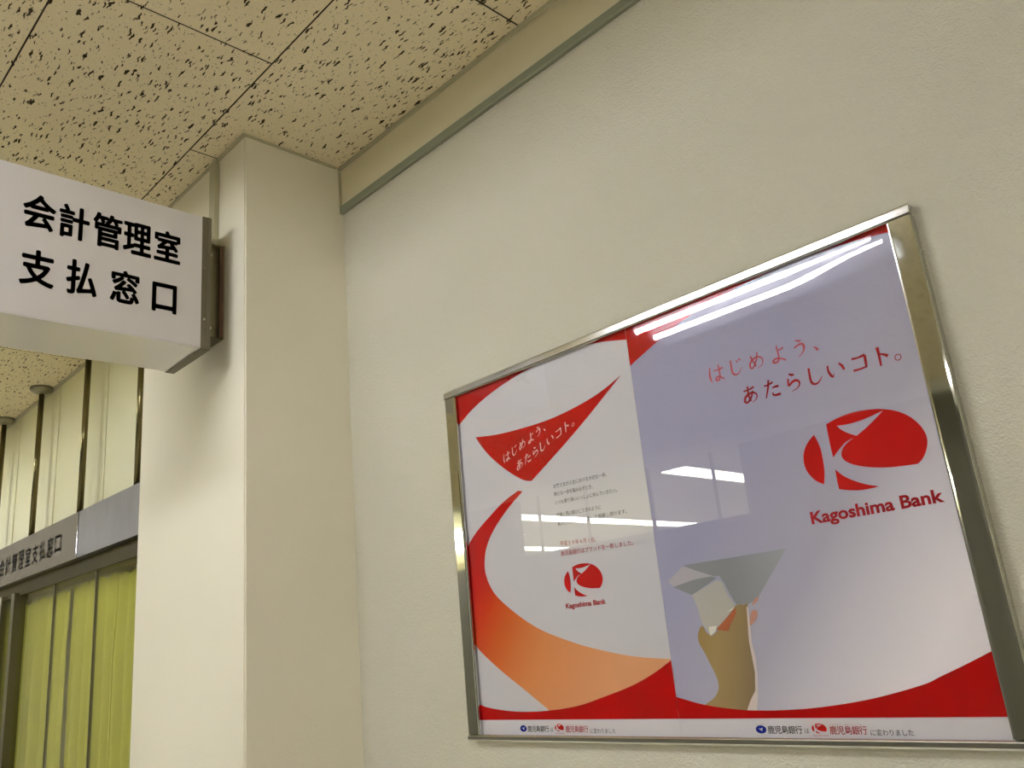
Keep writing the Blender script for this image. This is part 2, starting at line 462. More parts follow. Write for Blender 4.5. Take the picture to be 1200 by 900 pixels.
# ------------------------------------------------------------------ service window below the band
win = struct(ub('window_1', (XW0, 0.935, 0.333), (PX0, 0.965, 0.3715), M_HEADER))
win['label'] = 'service counter window of green tinted frameless glass under an olive header'
ub('head_rail', (XW0, 0.930, 0.322), (PX0, 0.952, 0.3318), M_HEADER, win)
gj = [-1.972, -2.365, -2.755, -3.141, -3.505]
for k in range(len(gj)-1):
    ub('glass_pane', (gj[k+1]+0.0035, 0.938, -0.419), (gj[k]-0.0035, 0.944, 0.3215), M_GLASS, win)
ub('frame_post', (-3.545, 0.915, -0.419), (-3.508, 0.955, 0.3318), M_DARKMETAL, win)
ub('frame_post', (-3.70, 0.905, -0.419), (-3.64, 0.960, 0.3318), M_STEEL, win, 0.003)
ub('glass_pane', (-3.638, 0.938, -0.419), (-3.547, 0.944, 0.3215), M_GLASS, win)
ub('glass_pane', (-4.50, 0.938, -0.419), (-3.703, 0.944, 0.3215), M_GLASS, win)
for x in (-2.755, -3.141):
    ub('glazing_seal', (x-0.0032, 0.937, -0.419), (x+0.0032, 0.945, 0.3215), M_DARKMETAL, win)
struct(ub('wall_counter_far', (XW0, 0.93, -0.42), (-4.50, 0.97, 0.333), M_PANEL))

# curtains behind the glass
def curtain(name, x0, x1, ytop, zt, zb, pitch, amp, label, sag=0.0, seed=1):
    rnd = random.Random(seed)
    cols = int((x1-x0)/pitch*10); rows = 14
    vs = []; fs = []
    ph = [rnd.uniform(-0.6, 0.6) for _ in range(60)]
    for j in range(rows+1):
        t = j/rows
        for i in range(cols+1):
            x = x0 + (x1-x0)*i/cols
            u = (x-x0)/pitch
            k = int(u) % 60
            a = amp*(0.45+0.55*min(1, t*3))
            y = ytop + a*math.sin(2*math.pi*u + ph[k]*0.4*t) + 0.35*a*math.sin(2*math.pi*u*0.37+seed)
            z = zt + (zb-zt)*t
            if j == 0: z += 0.006*math.cos(2*math.pi*u*2)
            vs.append((x*U, y*U, z*U+EYE))
    for j in range(rows):
        for i in range(cols):
            a = j*(cols+1)+i
            fs.append((a, a+1, a+cols+2, a+cols+1))
    o = mesh_obj(name, vs, fs, M_CURTAIN, smooth=True)
    o['label'] = label; o['category'] = 'curtain'
    return o
curtain('curtain', -2.70, -2.0, 0.985, 0.300, -0.415, 0.060, 0.017, 'pleated yellow-green curtain behind the window pane nearest the white pillar', seed=3)
curtain('curtain', -3.13, -2.72, 1.000, 0.312, -0.415, 0.085, 0.016, 'pleated yellow-green curtain behind the middle pane of the counter window', seed=5)
curtain('curtain', -3.53, -3.14, 0.995, 0.305, -0.415, 0.10, 0.015, 'pleated yellow-green curtain beside the dark window post', seed=9)
curtain('curtain', -4.45, -3.54, 0.995, 0.300, -0.415, 0.08, 0.011, 'dim pleated curtain left of the steel window post, at the photo edge', seed=12)

# ------------------------------------------------------------------ suspended metal fascia with rods
BY0, BY1 = 0.910, 0.940
fas = thing('hanging_fascia', 'grey metal sign band hung on steel rods above the counter window', 'sign', (-2.856*U, 0.925*U, BT*U+EYE))
org = tuple(fas.location)
ub('blank_panel', (-2.8535, BY0, BB), (PX0-0.002, BY1, BT), M_FASCIA, fas, 0.0015, org)
ub('text_panel', (-5.2, BY0, BB), (-2.8585, BY1, BT), M_FASCIA2, fas, 0.0015, org)
ub('joint_strip', (-2.8584, BY0+0.003, BB+0.001), (-2.8536, BY1-0.002, BT-0.001), M_DARKMETAL, fas, 0, org)
ub('bright_edge', (-2.8600, BY0-0.0012, BB+0.001), (-2.8585, BY0+0.002, BT-0.001), M_ALU_B, fas, 0, org)
for x in (-2.440, -2.909, -3.412, -3.905, -4.40, -4.89):
    b = bmesh.new()
    cyl_bm(b, (x*U-org[0], 0.93*U-org[1], (BT-0.004)*U+EYE-org[2]), (x*U-org[0], 0.93*U-org[1], (H-0.001)*U+EYE-org[2]), 0.0125, 20)
    rod = bm_obj('hanger_rod', b, M_ROD, fas, True)
    b = bmesh.new()
    cx, cy, cz = x*U-org[0], 0.93*U-org[1], H*U+EYE-org[2]
    rings = [(0.050, -0.0005), (0.052, -0.006), (0.051, -0.014), (0.046, -0.021), (0.034, -0.028), (0.020, -0.032), (0.0135, -0.034)]
    vv = [[b.verts.new((cx+r_*math.cos(2*math.pi*q/36), cy+r_*math.sin(2*math.pi*q/36), cz+dz)) for q in range(36)] for r_, dz in rings]
    for a_ in range(len(rings)-1):
        for q in range(36):
            b.faces.new((vv[a_][q], vv[a_][(q+1) % 36], vv[a_+1][(q+1) % 36], vv[a_+1][q]))
    b.faces.new(vv[0]); b.faces.new(vv[-1][::-1])
    fl = bm_obj('ceiling_flange', b, M_FLANGE, rod, True)

# ------------------------------------------------------------------ flat polygons and lettering
def smooth_pts(pts, closed=False, sub=6, sharp=()):
    out = []; n = len(pts)
    for i in range(n if closed else n-1):
        p1 = Vector(pts[i]); p2 = Vector(pts[(i+1) % n])
        p0 = Vector(pts[i-1]) if (i > 0 or closed) and i not in sharp else p1 - (p2-p1)*1.0
        p3 = Vector(pts[(i+2) % n]) if (i+2 < n or closed) and ((i+1) % n) not in sharp else p2 + (p2-p1)*1.0
        for s in range(sub):
            t = s/sub
            out.append(tuple(0.5*((2*p1)+(-p0+p2)*t+(2*p0-5*p1+4*p2-p3)*t*t+(-p0+3*p1-3*p2+p3)*t**3)))
    if not closed: out.append(tuple(pts[-1]))
    return out

class Flat:
    """collects flat polygons on a plane (a, b) and lifts them to 3D"""
    def __init__(s): s.v = []; s.f = []
    def poly(s, loops):
        tess = tessellate_polygon([[Vector((p[0], p[1], 0)) for p in L] for L in loops])
        base = len(s.v)
        for L in loops: s.v += [(p[0], p[1]) for p in L]
        for t in tess: s.f.append(tuple(base+i for i in t))
    def mesh(s, vs, fs):
        base = len(s.v); s.v += vs; s.f += [tuple(base+i for i in f) for f in fs]
    def build(s, name, fn, m, parent=None, flip=None):
        vs = [fn(a, b) for a, b in s.v]
        want = flip
        o = mesh_obj(name, vs, s.f, m, parent)
        return o

_cache = {}
def glyph(ch, offset=0.0):
    key = (ch, offset)
    if key in _cache: return _cache[key]
    cu = bpy.data.curves.new('glyph', 'FONT'); cu.body = ch; cu.size = 1.0; cu.offset = offset
    cu.resolution_u = 3; cu.fill_mode = 'FRONT' if 'FRONT' in [i.identifier for i in cu.bl_rna.properties['fill_mode'].enum_items] else 'BOTH'
    o = bpy.data.objects.new('glyph', cu); COL.objects.link(o)
    bpy.context.view_layer.update()
    me = bpy.data.meshes.new_from_object(o.evaluated_get(bpy.context.evaluated_depsgraph_get()))
    vs = [(v.co.x, v.co.y) for v in me.vertices]; fs = [tuple(p.vertices) for p in me.polygons]
    bpy.data.objects.remove(o); bpy.data.meshes.remove(me); bpy.data.curves.remove(cu)
    if not vs: vs = [(0, 0)]
    xs = [p[0] for p in vs]; ys = [p[1] for p in vs]
    _cache[key] = (vs, fs, (min(xs), max(xs), min(ys), max(ys)))
    return _cache[key]
_REF = glyph('国')[2]
EM = max(_REF[1]-_REF[0], _REF[3]-_REF[2]) / 0.90      # size of the em square
EMX = (_REF[0]+_REF[1])/2; EMY = (_REF[2]+_REF[3])/2

def put_fit(fl, ch, x0, x1, y0, y1, offset=0.0):
    vs, fs, bb = glyph(ch, offset)
    sx = (x1-x0)/(bb[1]-bb[0]); sy = (y1-y0)/(bb[3]-bb[2])
    fl.mesh([(x0+(p[0]-bb[0])*sx, y0+(p[1]-bb[2])*sy) for p in vs], fs)

DIRS = [(math.cos(math.pi/4*k), math.sin(math.pi/4*k)) for k in range(8)]
def put_bold(fl, ch, x0, x1, y0, y1, d):
    """fit a glyph to a box and thicken its strokes by overlaying shifted copies"""
    for dx, dy in DIRS:
        put_fit(fl, ch, x0+d+dx*d, x1-d+dx*d, y0+d+dy*d, y1-d+dy*d)
    put_fit(fl, ch, x0+d, x1-d, y0+d, y1-d)

def put_em(fl, ch, cx, cy, em, offset=0.0, sx=1.0, slope=0.0):
    if ch == ' ': return
    vs, fs, bb = glyph(ch, offset); k = em/EM
    pts = []
    ex = (bb[0]+bb[1])/2 if ord(ch) < 128 else EMX
    for p in vs:
        x = (p[0]-ex)*k*sx; y = (p[1]-EMY)*k
        pts.append((cx+x, cy+y+slope*x))
    fl.mesh(pts, fs)

def put_run(fl, text, x0, x1, cy0, cy1, em, offset=0.0):
    """full-width characters evenly spread from x0 to x1"""
    n = len(text); adv = (x1-x0)/n; sl = (cy1-cy0)/(x1-x0)
    for i, ch in enumerate(text):
        cx = x0+adv*(i+0.5)
        put_em(fl, ch, cx, cy0+sl*(cx-x0), em, offset, sx=min(1.0, adv/em*1.02), slope=sl)

def put_latin(fl, text, x0, x1, y0, cap, offset=0.0, sl=0.0):
    vs, fs, bb = glyph(text, offset)
    hk = glyph('K', offset)[2]
    sy = cap/(hk[3]-hk[2]); sx = (x1-x0)/(bb[1]-bb[0])
    fl.mesh([(x0+(p[0]-bb[0])*sx, y0+(p[1]-hk[2])*sy+sl*(p[0]-bb[0])*sx) for p in vs], fs)

# brush-serif kana drawn as tapering strokes on a 100 x 100 grid (y down)
KANA = {
 'は': [([(19,10),(13,30),(12,58),(16,80),(21,90)],(3,6,1.5)), ([(38,33),(62,33),(91,29)],(3,4,5)), ([(67,7),(69,30),(69,60),(66,78),(56,87),(46,84),(44,75),(54,69),(70,73),(91,89)],(4,6,4))],
 'じ': [([(28,9),(28,40),(28,66),(34,82),(48,89),(66,82),(84,60)],(5,6,1.5)), ([(57,17),(66,29)],(2,4,6)), ([(72,11),(81,23)],(2,4,6))],
 'め': [([(24,20),(32,44),(46,78)],(5,5,4)), ([(63,10),(54,44),(34,76),(21,82),(14,70),(20,52),(38,38),(62,34),(80,43),(86,60),(78,78),(54,91)],(4,6,1.5))],
 'よ': [([(52,31),(66,31),(83,26)],(3,4,5)), ([(50,7),(52,40),(53,70),(46,84),(31,88),(20,80),(28,71),(46,70),(66,77),(86,91)],(4,6,4))],
 'う': [([(36,8),(50,16),(64,18)],(3,5,4)), ([(24,44),(46,35),(64,34),(73,46),(70,64),(58,80),(36,94)],(4,7,1.2))],
 '、': [([(14,66),(25,75),(33,88)],(2,5,8))],
 'あ': [([(18,27),(44,26),(76,19)],(4,4,5)), ([(43,7),(41,34),(42,58),(50,84)],(4,5,4)), ([(66,36),(56,62),(38,82),(24,86),(16,76),(22,60),(42,48),(64,45),(80,53),(85,67),(76,82),(56,93)],(4,6,1.5))],
 'た': [([(12,31),(34,30),(60,23)],(4,4,5)), ([(39,7),(32,40),(12,91)],(5,5,3)), ([(52,51),(66,48),(86,49)],(3,5,5)), ([(51,72),(52,84),(66,89),(90,88)],(3,5,6))],
 'ら': [([(34,7),(46,15),(60,18)],(3,6,4)), ([(27,28),(24,48),(26,62),(44,50),(62,46),(76,54),(78,68),(66,83),(36,93)],(4,6,1.5))],
 'し': [([(29,8),(28,40),(28,66),(34,83),(50,90),(68,82),(85,62)],(5,6,1.5))],
 'い': [([(14,22),(13,46),(20,68),(29,80),(36,66)],(4,6,1.5)), ([(66,25),(79,40),(86,62)],(3,6,5))],
 'コ': [([(18,26),(48,27),(78,23)],(5,4,7)), ([(78,23),(77,50),(75,80)],(6,6,5)), ([(16,80),(46,80),(78,77)],(5,4,4))],
 'ト': [([(38,7),(39,40),(38,93)],(7,6,4)), ([(40,38),(58,46),(76,58)],(3,5,7))],
}
def put_kana(fl, ch, cx, cy, em, slope=0.0, weight=1.0):
    k = em/100
    def T(x, y):
        return (cx+(x-50)*k, cy-(y-50)*k+slope*(x-50)*k)
    if ch == '。':
        o = []; q = []
        for i in range(20):
            t = 2*math.pi*i/20
            o.append(T(24+15*math.cos(t), 78+15*math.sin(t))); q.append(T(24+11*math.cos(t), 78+11*math.sin(t)))
        base = len(fl.v); fl.v += o+q
        for i in range(20):
            j = (i+1) % 20; fl.f.append((base+i, base+j, base+20+j, base+20+i))
        return
    for pts, (w0, w1, w2) in KANA[ch]:
        sp = smooth_pts(pts, sub=6); n = len(sp); L = []; R_ = []
        for i, p in enumerate(sp):
            a = sp[max(0, i-1)]; b = sp[min(n-1, i+1)]
            dx, dy = b[0]-a[0], b[1]-a[1]; l = math.hypot(dx, dy) or 1
            t = i/(n-1)
            ww = (w0+(w1-w0)*t*2 if t < 0.5 else w1+(w2-w1)*(t-0.5)*2)*0.86*weight
            nx, ny = -dy/l*ww, dx/l*ww
            L.append(T(p[0]+nx, p[1]+ny)); R_.append(T(p[0]-nx, p[1]-ny))
        base = len(fl.v); fl.v += L+R_
        for i in range(n-1):
            fl.f.append((base+i, base+i+1, base+n+i+1, base+n+i))

# ------------------------------------------------------------------ lettering on the fascia
BYT = BY0*U - 0.0006
fl = Flat()
TXT = '会計管理室支払窓口'
# nine characters ending at the mouth character near the joint
for i, ch in enumerate(TXT):
    cx = -3.80 - 0.100*(8-i)
    put_bold(fl, ch, cx-0.040, cx+0.040, 0.553+EYE-(0.036 if ch=='口' else 0.043), 0.553+EYE+(0.036 if ch=='口' else 0.043), 0.0018)
fl.build('lettering', lambda a, b: (a-org[0], BYT-org[1], b-org[2]), M_GREYTXT, fas)['label'] = 'row of dark characters on the left panel of the metal band'

# ------------------------------------------------------------------ projecting box sign
SX1, SX0 = -1.510*U, -1.676*U
SYA, SYB = 0.290*U, 0.7064*U
SZ0, SZ1 = 0.6050*U+EYE, 0.8925*U+EYE
sign = thing('projecting_sign', 'white box sign with black characters jutting out from the pillar', 'sign', ((SX0+SX1)/2, SYB, SZ0))
so = tuple(sign.location)
def sb(name, lo, hi, m, bev=0.0, parent=None):
    return box(name, [lo[i]-so[i] for i in range(3)], [hi[i]-so[i] for i in range(3)], m, parent or sign, bev)
sb('sign_face', (SX1-0.004, SYA+0.006, SZ0+0.0035), (SX1, SYB-0.010, SZ1-0.001), M_ACRYL, 0.001)
sb('sign_face', (SX0, SYA+0.006, SZ0+0.0035), (SX0+0.004, SYB-0.010, SZ1-0.001), M_ACRYL, 0.001)
sb('bottom_panel', (SX0, SYA+0.006, SZ0), (SX1, SYB-0.010, SZ0+0.0033), M_ACRYL, 0.001)
sb('top_panel', (SX0+0.004, SYA+0.006, SZ1-0.004), (SX1-0.004, SYB-0.010, SZ1-0.001), M_ACRYL)
for ya, yb in ((SYB-0.012, SYB), (SYA, SYA+0.008)):
    e = sb('end_cap', (SX0-0.0015, ya, SZ0-0.002), (SX1+0.0015, yb, SZ1+0.001), M_ENDCAP, 0.0008)
# bottom lip plate of the near end cap (darker folded metal)
sb('end_lip', (SX0-0.001, SYB-0.024, SZ0-0.0034), (SX1+0.001, SYB-0.0005, SZ0-0.0021), M_DARKMETAL)
sb('edge_strip', (SX1, SYB-0.0245, SZ0-0.001), (SX1+0.0014, SYB-0.0125, SZ1), M_ENDCAP)
for z in (SZ0+0.075, SZ0+0.215):
    b = bmesh.new()
    cyl_bm(b, (SX1+0.0012-so[0], SYB-0.0175-so[1], z-so[2]), (SX1+0.0035-so[0], SYB-0.0175-so[1], z-so[2]), 0.0035, 12)
    bm_obj('screw', b, M_ALU_B, sign)
rows = [
 [('会',0.4486,0.5167,0.967,1.0529),('計',0.5229,0.5888,0.9634,1.0493),('管',0.5955,0.6618,0.962,1.0501),('理',0.6645,0.7315,0.9622,1.0475),('室',0.7377,0.803,0.9626,1.0471)],
 [('支',0.4522,0.5222,0.8306,0.9173),('払',0.5459,0.6123,0.8302,0.9157),('窓',0.6403,0.7077,0.8315,0.9149),('口',0.7368,0.7968,0.8286,0.9046)]]
for side, fx in ((1, SX1+0.0006), (-1, SX0-0.0006)):
    for row in rows:
        f2 = Flat()
        for ch, a, b_, c, d in row:
            put_bold(f2, ch, a, b_, c, d, 0.0022)
        if side == 1:
            fn = lambda a, b_: (fx-so[0], a-so[1], b_+EYE-so[2])
        else:
            fn = lambda a, b_: (fx-so[0], SYA+SYB-a-so[1], b_+EYE-so[2])
        f2.build('lettering', fn, M_BLACK, sign)

# bracket between sign and pillar
PYW = PYF*U
br = thing('sign_bracket', 'dark open steel bracket between the box sign and the pillar', 'bracket', (-1.593*U, PYW, 0.648*U+EYE))
bo = tuple(br.location)
def bb_(name, lo, hi, m, bev=0.0):
    return box(name, [lo[i]-bo[i] for i in range(3)], [hi[i]-bo[i] for i in range(3)], m, br, bev)
bx0, bx1 = -1.636*U, -1.5505*U; bz0, bz1 = 0.648*U+EYE, 0.862*U+EYE
bb_('wall_plate', (bx0, PYW-0.004, bz0), (bx1, PYW-0.0002, bz1), M_STEEL, 0.0006)
bb_('web_plate', (bx1-0.022, SYB+0.0005, bz0+0.004), (bx1-0.018, PYW-0.0042, bz1-0.004), M_OLIVE)
bb_('top_flange', (bx0, SYB+0.0005, bz1-0.004), (bx1-0.004, PYW-0.0042, bz1), M_OLIVE)
bb_('bottom_flange', (bx0, SYB+0.0005, bz0), (bx1-0.004, PYW-0.0042, bz0+0.004), M_DARKMETAL)
bb_('rim', (bx1-0.004, PYW-0.014, bz0+0.0045), (bx1-0.001, PYW-0.0042, bz1-0.0045), M_BROWN)
for z in (bz0+0.03, bz1-0.03):
    b = bmesh.new()
    cyl_bm(b, (bx1-0.018-bo[0], PYW-0.035-bo[1], z-bo[2]), (bx1-0.012-bo[0], PYW-0.035-bo[1], z-bo[2]), 0.006, 6)
    bm_obj('bolt', b, M_STEEL, br)

# cable channel from bracket up to the ceiling
ch = thing('cable_channel', 'narrow cream cable channel from the sign bracket up to the ceiling', 'conduit', (-1.593*U, PYW, bz1))
co = tuple(ch.location)
def cb(name, lo, hi, m, bev=0.0):
    return box(name, [lo[i]-co[i] for i in range(3)], [hi[i]-co[i] for i in range(3)], m, ch, bev)
cb('channel_body', (-1.608*U, PYW-0.014, bz1+0.001), (-1.580*U, PYW-0.0003, (H-0.0115)*U+EYE), M_BARCREAM, 0.002)
cb('end_clip', (-1.610*U, PYW-0.0175, bz1+0.001), (-1.578*U, PYW-0.0142, bz1+0.028), M_BARCREAM, 0.001)
b = bmesh.new()
cyl_bm(b, (-1.594*U-co[0], PYW-0.0172-co[1], 0.055), (-1.594*U-co[0], PYW-0.0140-co[1], 0.055), 0.005, 12)
bm_obj('screw', b, M_STEEL, ch)

# ------------------------------------------------------------------ poster frame
FY = 0.985*U; WY = 1.0*U
FX0, FX1 = -1.1395*U, -0.2828*U
FZ0, FZ1 = -0.1516*U+EYE, 0.4505*U+EYE
frm = thing('notice_display', 'wide aluminium poster frame with glossy clear cover on the cream wall', 'frame', ((FX0+FX1)/2, WY, FZ0))
fo = tuple(frm.location)
def fb(name, lo, hi, m, bev=0.0):
    return box(name, [lo[i]-fo[i] for i in range(3)], [hi[i]-fo[i] for i in range(3)], m, frm, bev)
RT, RB, RS = 0.0180, 0.0130, 0.0335
def rail(name, p0, p1, inward, width, m, web=0.004):
    """rail with a flat face, rounded outer edge and bright inner lip; p0-p1 run along the outer edge"""
    p0 = Vector(p0); p1 = Vector(p1); inw = Vector(inward)
    prof = [(0.0, WY-0.0005), (0.0, FY+0.004), (0.0012, FY+0.0012), (0.004, FY), (width-0.003, FY), (width-0.0012, FY+0.0006), (width, FY+0.0025), (width, FY+0.0075), (width-0.001, FY+0.0085), (web, FY+0.0085), (web, WY-0.0005)]
    A = []; B = []
    b = bmesh.new()
    for w_, y in prof:
        q = p0 + inw*w_; A.append(b.verts.new((q.x-fo[0], y-fo[1], q.z-fo[2])))
        q = p1 + inw*w_; B.append(b.verts.new((q.x-fo[0], y-fo[1], q.z-fo[2])))
    n = len(prof)
    for k in range(n):
        b.faces.new((A[k], A[(k+1) % n], B[(k+1) % n], B[k]))
    b.faces.new(A); b.faces.new(B[::-1])
    return bm_obj(name, b, m, frm)
r1 = rail('top_rail', (FX0, 0, FZ1), (FX1, 0, FZ1), (0, 0, -1), RT, M_ALU_H); r1['label'] = 'bright top rail of the frame catching the lamp'
rail('bottom_rail', (FX0, 0, FZ0), (FX1, 0, FZ0), (0, 0, 1), RB, M_ALU_H)
rail('side_rail', (FX0+0.0006, 0, FZ0+RB+0.0008), (FX0+0.0006, 0, FZ1-RT-0.0008), (1, 0, 0), RS, M_ALU_V)
rail('side_rail', (FX1-0.0006, 0, FZ0+RB+0.0008), (FX1-0.0006, 0, FZ1-RT-0.0008), (-1, 0, 0), RS, M_ALU_V)
PYP = 0.9945*U                  # poster paper plane
fb('backing_board', (FX0+0.006, PYP+0.001, FZ0+0.006), (FX1-0.006, WY-0.0006, FZ1-0.006), M_DARKMETAL)
for x in (FX0+RS+0.0006, FX1-RS-0.0006):
    s = 1 if x < -1 else -1
    fb('inner_lip', (min(x, x+s*0.0022), FY+0.0035, FZ0+RB+0.001), (max(x, x+s*0.0022), FY+0.006, FZ1-RT-0.001), M_ALU_B)
# clear cover sheet, bowed a little where its top edge has sprung from the frame
nx, nz = 60, 160
cx0, cx1, cz0, cz1 = FX0+RS-0.001, FX1-RS+0.001, FZ0+RB-0.001, FZ1-RT+0.001
vs = []; fs = []
def bow(x, z):
    s = (x-(-0.58))/(cx1-(-0.58))
    if s <= 0: return 0.0
    zp = 0.4228*U+EYE+0.006
    return 0.00042*s*s*(3-2*s)*math.exp(-((z-zp)/0.03)**2)
for j in range(nz+1):
    for i in range(nx+1):
        x = cx0+(cx1-cx0)*i/nx; z = cz0+(cz1-cz0)*(1-(1-j/nz)**2)
        vs.append((x-fo[0], FY+0.0080-bow(x, z)-fo[1], z-fo[2]))
for j in range(nz):
    for i in range(nx):
        a = j*(nx+1)+i; fs.append((a, a+1, a+nx+2, a+nx+1))
mesh_obj('clear_cover', vs, fs, M_FILM, frm, True)['label'] = 'glossy clear cover sheet'

# ------------------------------------------------------------------ the two posters
XL, XS, XR = -1.4055, -0.8968, -0.3845
ZB, ZT, ZF = -0.1845, 0.5500, -0.1495         # bottom, top, footer line
BIG = [(-1.4054, 0.4715), (-1.342, 0.5038), (-1.2732, 0.5255), (-1.1999, 0.5398), (-1.1192, 0.5479), (-1.0294, 0.5489), (-0.9605, 0.5414), (-0.8968, 0.5262)]
def poster(label, x0, x1):
    t = thing('poster', label, 'poster', ((x0+x1)/2, PYP, ZB+EYE), 'pair of posters in the aluminium frame')
    return t
postL = poster('white poster with red paper plane shape and orange swoosh, left in the frame', XL, XS)
postR = poster('lavender poster with a hand launching a paper plane, right in the frame', XS, XR)
def pf(par, lay):
    o = par.location
    y = -0.00035 - 0.00022*lay
    return lambda a, b: (a-o[0], y, b+EYE-o[2])
def paper(par, x0, x1, m):
    o = par.location
    box('paper', (x0-o[0], -0.0003, ZB+EYE-o[2]), (x1-o[0], 0.0006, ZT+EYE-o[2]), m, par)
paper(postL, XL, XS-0.0002, M_PAPER); paper(postR, XS+0.0002, XR, M_SKY)
def flat(par, name, loops, m, lay, label=None):
    f = Flat(); f.poly(loops); o = f.build(name, pf(par, lay), m, par)
    if label: o['label'] = label
    return o
TOPZ = ZT
b1 = [p for p in smooth_pts(BIG)]
flat(postL, 'red_corner', [[(XL, TOPZ)] + b1[:b1.index(max(b1, key=lambda p: p[1]))] + [(XS, TOPZ)] if False else [(XL, TOPZ+0.0)] + [(x, min(z, TOPZ-0.0006)) for x, z in b1] + [(XS-0.0003, TOPZ)]], M_RED, 1)
flat(postL, 'red_plane', [smooth_pts([(-1.339,0.4386),(-1.2726,0.4289),(-1.1913,0.424),(-1.1142,0.4237),(-1.0403,0.4308),(-0.9762,0.4434),(-0.9203,0.4623),(-0.9642,0.4347),(-1.0245,0.3968),(-1.0945,0.3565),(-1.182,0.309),(-1.2059,0.3165),(-1.2501,0.3452),(-1.2952,0.3838),(-1.3217,0.4135)], True, 5, (0, 6, 10))], M_RED, 1)
brl = smooth_pts([(-1.223,0.2969),(-1.2689,0.2818),(-1.3145,0.2587),(-1.3617,0.2313),(XL,0.1955)])
brb = smooth_pts([(XL,0.0115),(-1.3702,-0.0202),(-1.3182,-0.0566),(-1.2613,-0.0914),(-1.1946,-0.1331),(-1.1187,-0.1256),(-1.0522,-0.1108),(-0.9886,-0.0945),(-0.939,-0.0764),(XS-0.0003,-0.0555)], sharp=(4,))
brr = smooth_pts([(XS-0.0003,-0.0545),(-0.9802,-0.0449),(-1.0643,-0.0273),(-1.1279,-0.0091),(-1.1949,0.0152),(-1.2504,0.0451),(-1.3046,0.0835),(-1.3301,0.112),(-1.3424,0.1417),(-1.3421,0.1667),(-1.3333,0.1943),(-1.3108,0.2235),(-1.2781,0.2509),(-1.244,0.2738),(-1.2099,0.2927)])
flat(postL, 'orange_swoosh', [brl+brb+brr], M_BRUSH, 1)
low = smooth_pts([(XL,-0.1160),(-1.3668,-0.1256),(-1.3124,-0.1323),(-1.2524,-0.1349),(-1.1946,-0.1331),(-1.1187,-0.1256),(-1.0522,-0.1108),(-0.9886,-0.0945),(-0.939,-0.0764),(XS-0.0003,-0.0560)])
flat(postL, 'red_base', [low+[(XS-0.0003, ZF), (XL, ZF)]], M_RED, 2)
flat(postL, 'footer_strip', [[(XL, ZF), (XS-0.0003, ZF), (XS-0.0003, ZB), (XL, ZB)]], M_FOOT, 1)
# right poster
rt = smooth_pts([(XS+0.0003,0.4730),(-0.8758,0.4818),(-0.8188,0.504),(-0.7698,0.5205),(-0.7078,0.534),(-0.6243,0.5440),(-0.5446,0.5465),(-0.4688,0.5440),(XR,0.5335)])
flat(postR, 'red_corner', [[(XS+0.0003, TOPZ)]+rt+[(XR, TOPZ)]], M_RED, 1)
rb = smooth_pts([(XS+0.0003,-0.1150),(-0.8416,-0.1284),(-0.7793,-0.1363),(-0.7398,-0.138),(-0.7006,-0.1378),(-0.6447,-0.1349),(-0.5654,-0.1250),(-0.4903,-0.1086),(-0.4632,-0.0985),(-0.426,-0.0839),(XR,-0.0665)])
flat(postR, 'red_base', [rb+[(XR, ZF), (XS+0.0003, ZF)]], M_RED, 4)
flat(postR, 'footer_strip', [[(XS+0.0003, ZF), (XR, ZF), (XR, ZB), (XS+0.0003, ZB)]], M_FOOT, 1)
# hand and paper plane photograph
HW = [(-0.8456,0.0964),(-0.6504,0.0983),(-0.7131,0.0301),(-0.7186,0.0271),(-0.732,0.0213),(-0.7546,0.0234),(-0.7623,0.0386),(-0.7694,0.0575),(-0.7776,0.0713),(-0.7865,0.0712),(-0.8179,0.0835)]
flat(postR, 'paper_plane_image', [HW], M_WING, 1)
flat(postR, 'paper_plane_image', [[(-0.8807,0.0736),(-0.846,0.0945),(-0.7906,0.0728),(-0.8706,0.0628)]], M_WINGP, 1)
flat(postR, 'paper_plane_image', [[(-0.8716,0.0629),(-0.8271,0.0706),(-0.793,0.0719),(-0.7835,0.0682),(-0.8362,0.046)]], M_WING, 2)
flat(postR, 'paper_plane_image', [[(-0.8362,0.046),(-0.7833,0.0645),(-0.7733,0.0597),(-0.7682,0.041),(-0.757,0.0219),(-0.7726,0.0071),(-0.8107,-0.0223),(-0.8246,-0.0013),(-0.8287,0.0248)]], M_FUSE, 2)
HH = [(-0.8252,-0.0049),(-0.8351,-0.017),(-0.836,-0.0315),(-0.8285,-0.0464),(-0.8209,-0.0647),(-0.8134,-0.0827),(-0.8105,-0.0968),(-0.8141,-0.1089),(-0.8246,-0.1191),(-0.8425,-0.1282),(-0.808,-0.137),(-0.7674,-0.140),(-0.7511,-0.140),(-0.7467,-0.119),(-0.7422,-0.1023),(-0.741,-0.082),(-0.7415,-0.0581),(-0.7423,-0.0374),(-0.7407,-0.0166),(-0.7336,0.0197),(-0.7403,0.0214),(-0.7549,0.0217),(-0.7729,0.0054),(-0.7936,-0.0127),(-0.8086,-0.0225),(-0.8184,-0.0164)]
flat(postR, 'hand_image', [smooth_pts(HH, True, 4, (9, 10, 12, 24))], M_HAND, 2)
flat(postR, 'hand_image', [[(-0.7339,0.018),(-0.7353,-0.01),(-0.7375,-0.0377),(-0.7355,-0.0584),(-0.7369,-0.0856),(-0.7427,-0.119),(-0.749,-0.140),(-0.7674,-0.140),(-0.7562,-0.1221),(-0.7455,-0.1089),(-0.741,-0.082),(-0.7415,-0.0581),(-0.7423,-0.0373),(-0.7395,-0.01),(-0.7365,0.017)]], M_RIM, 3)
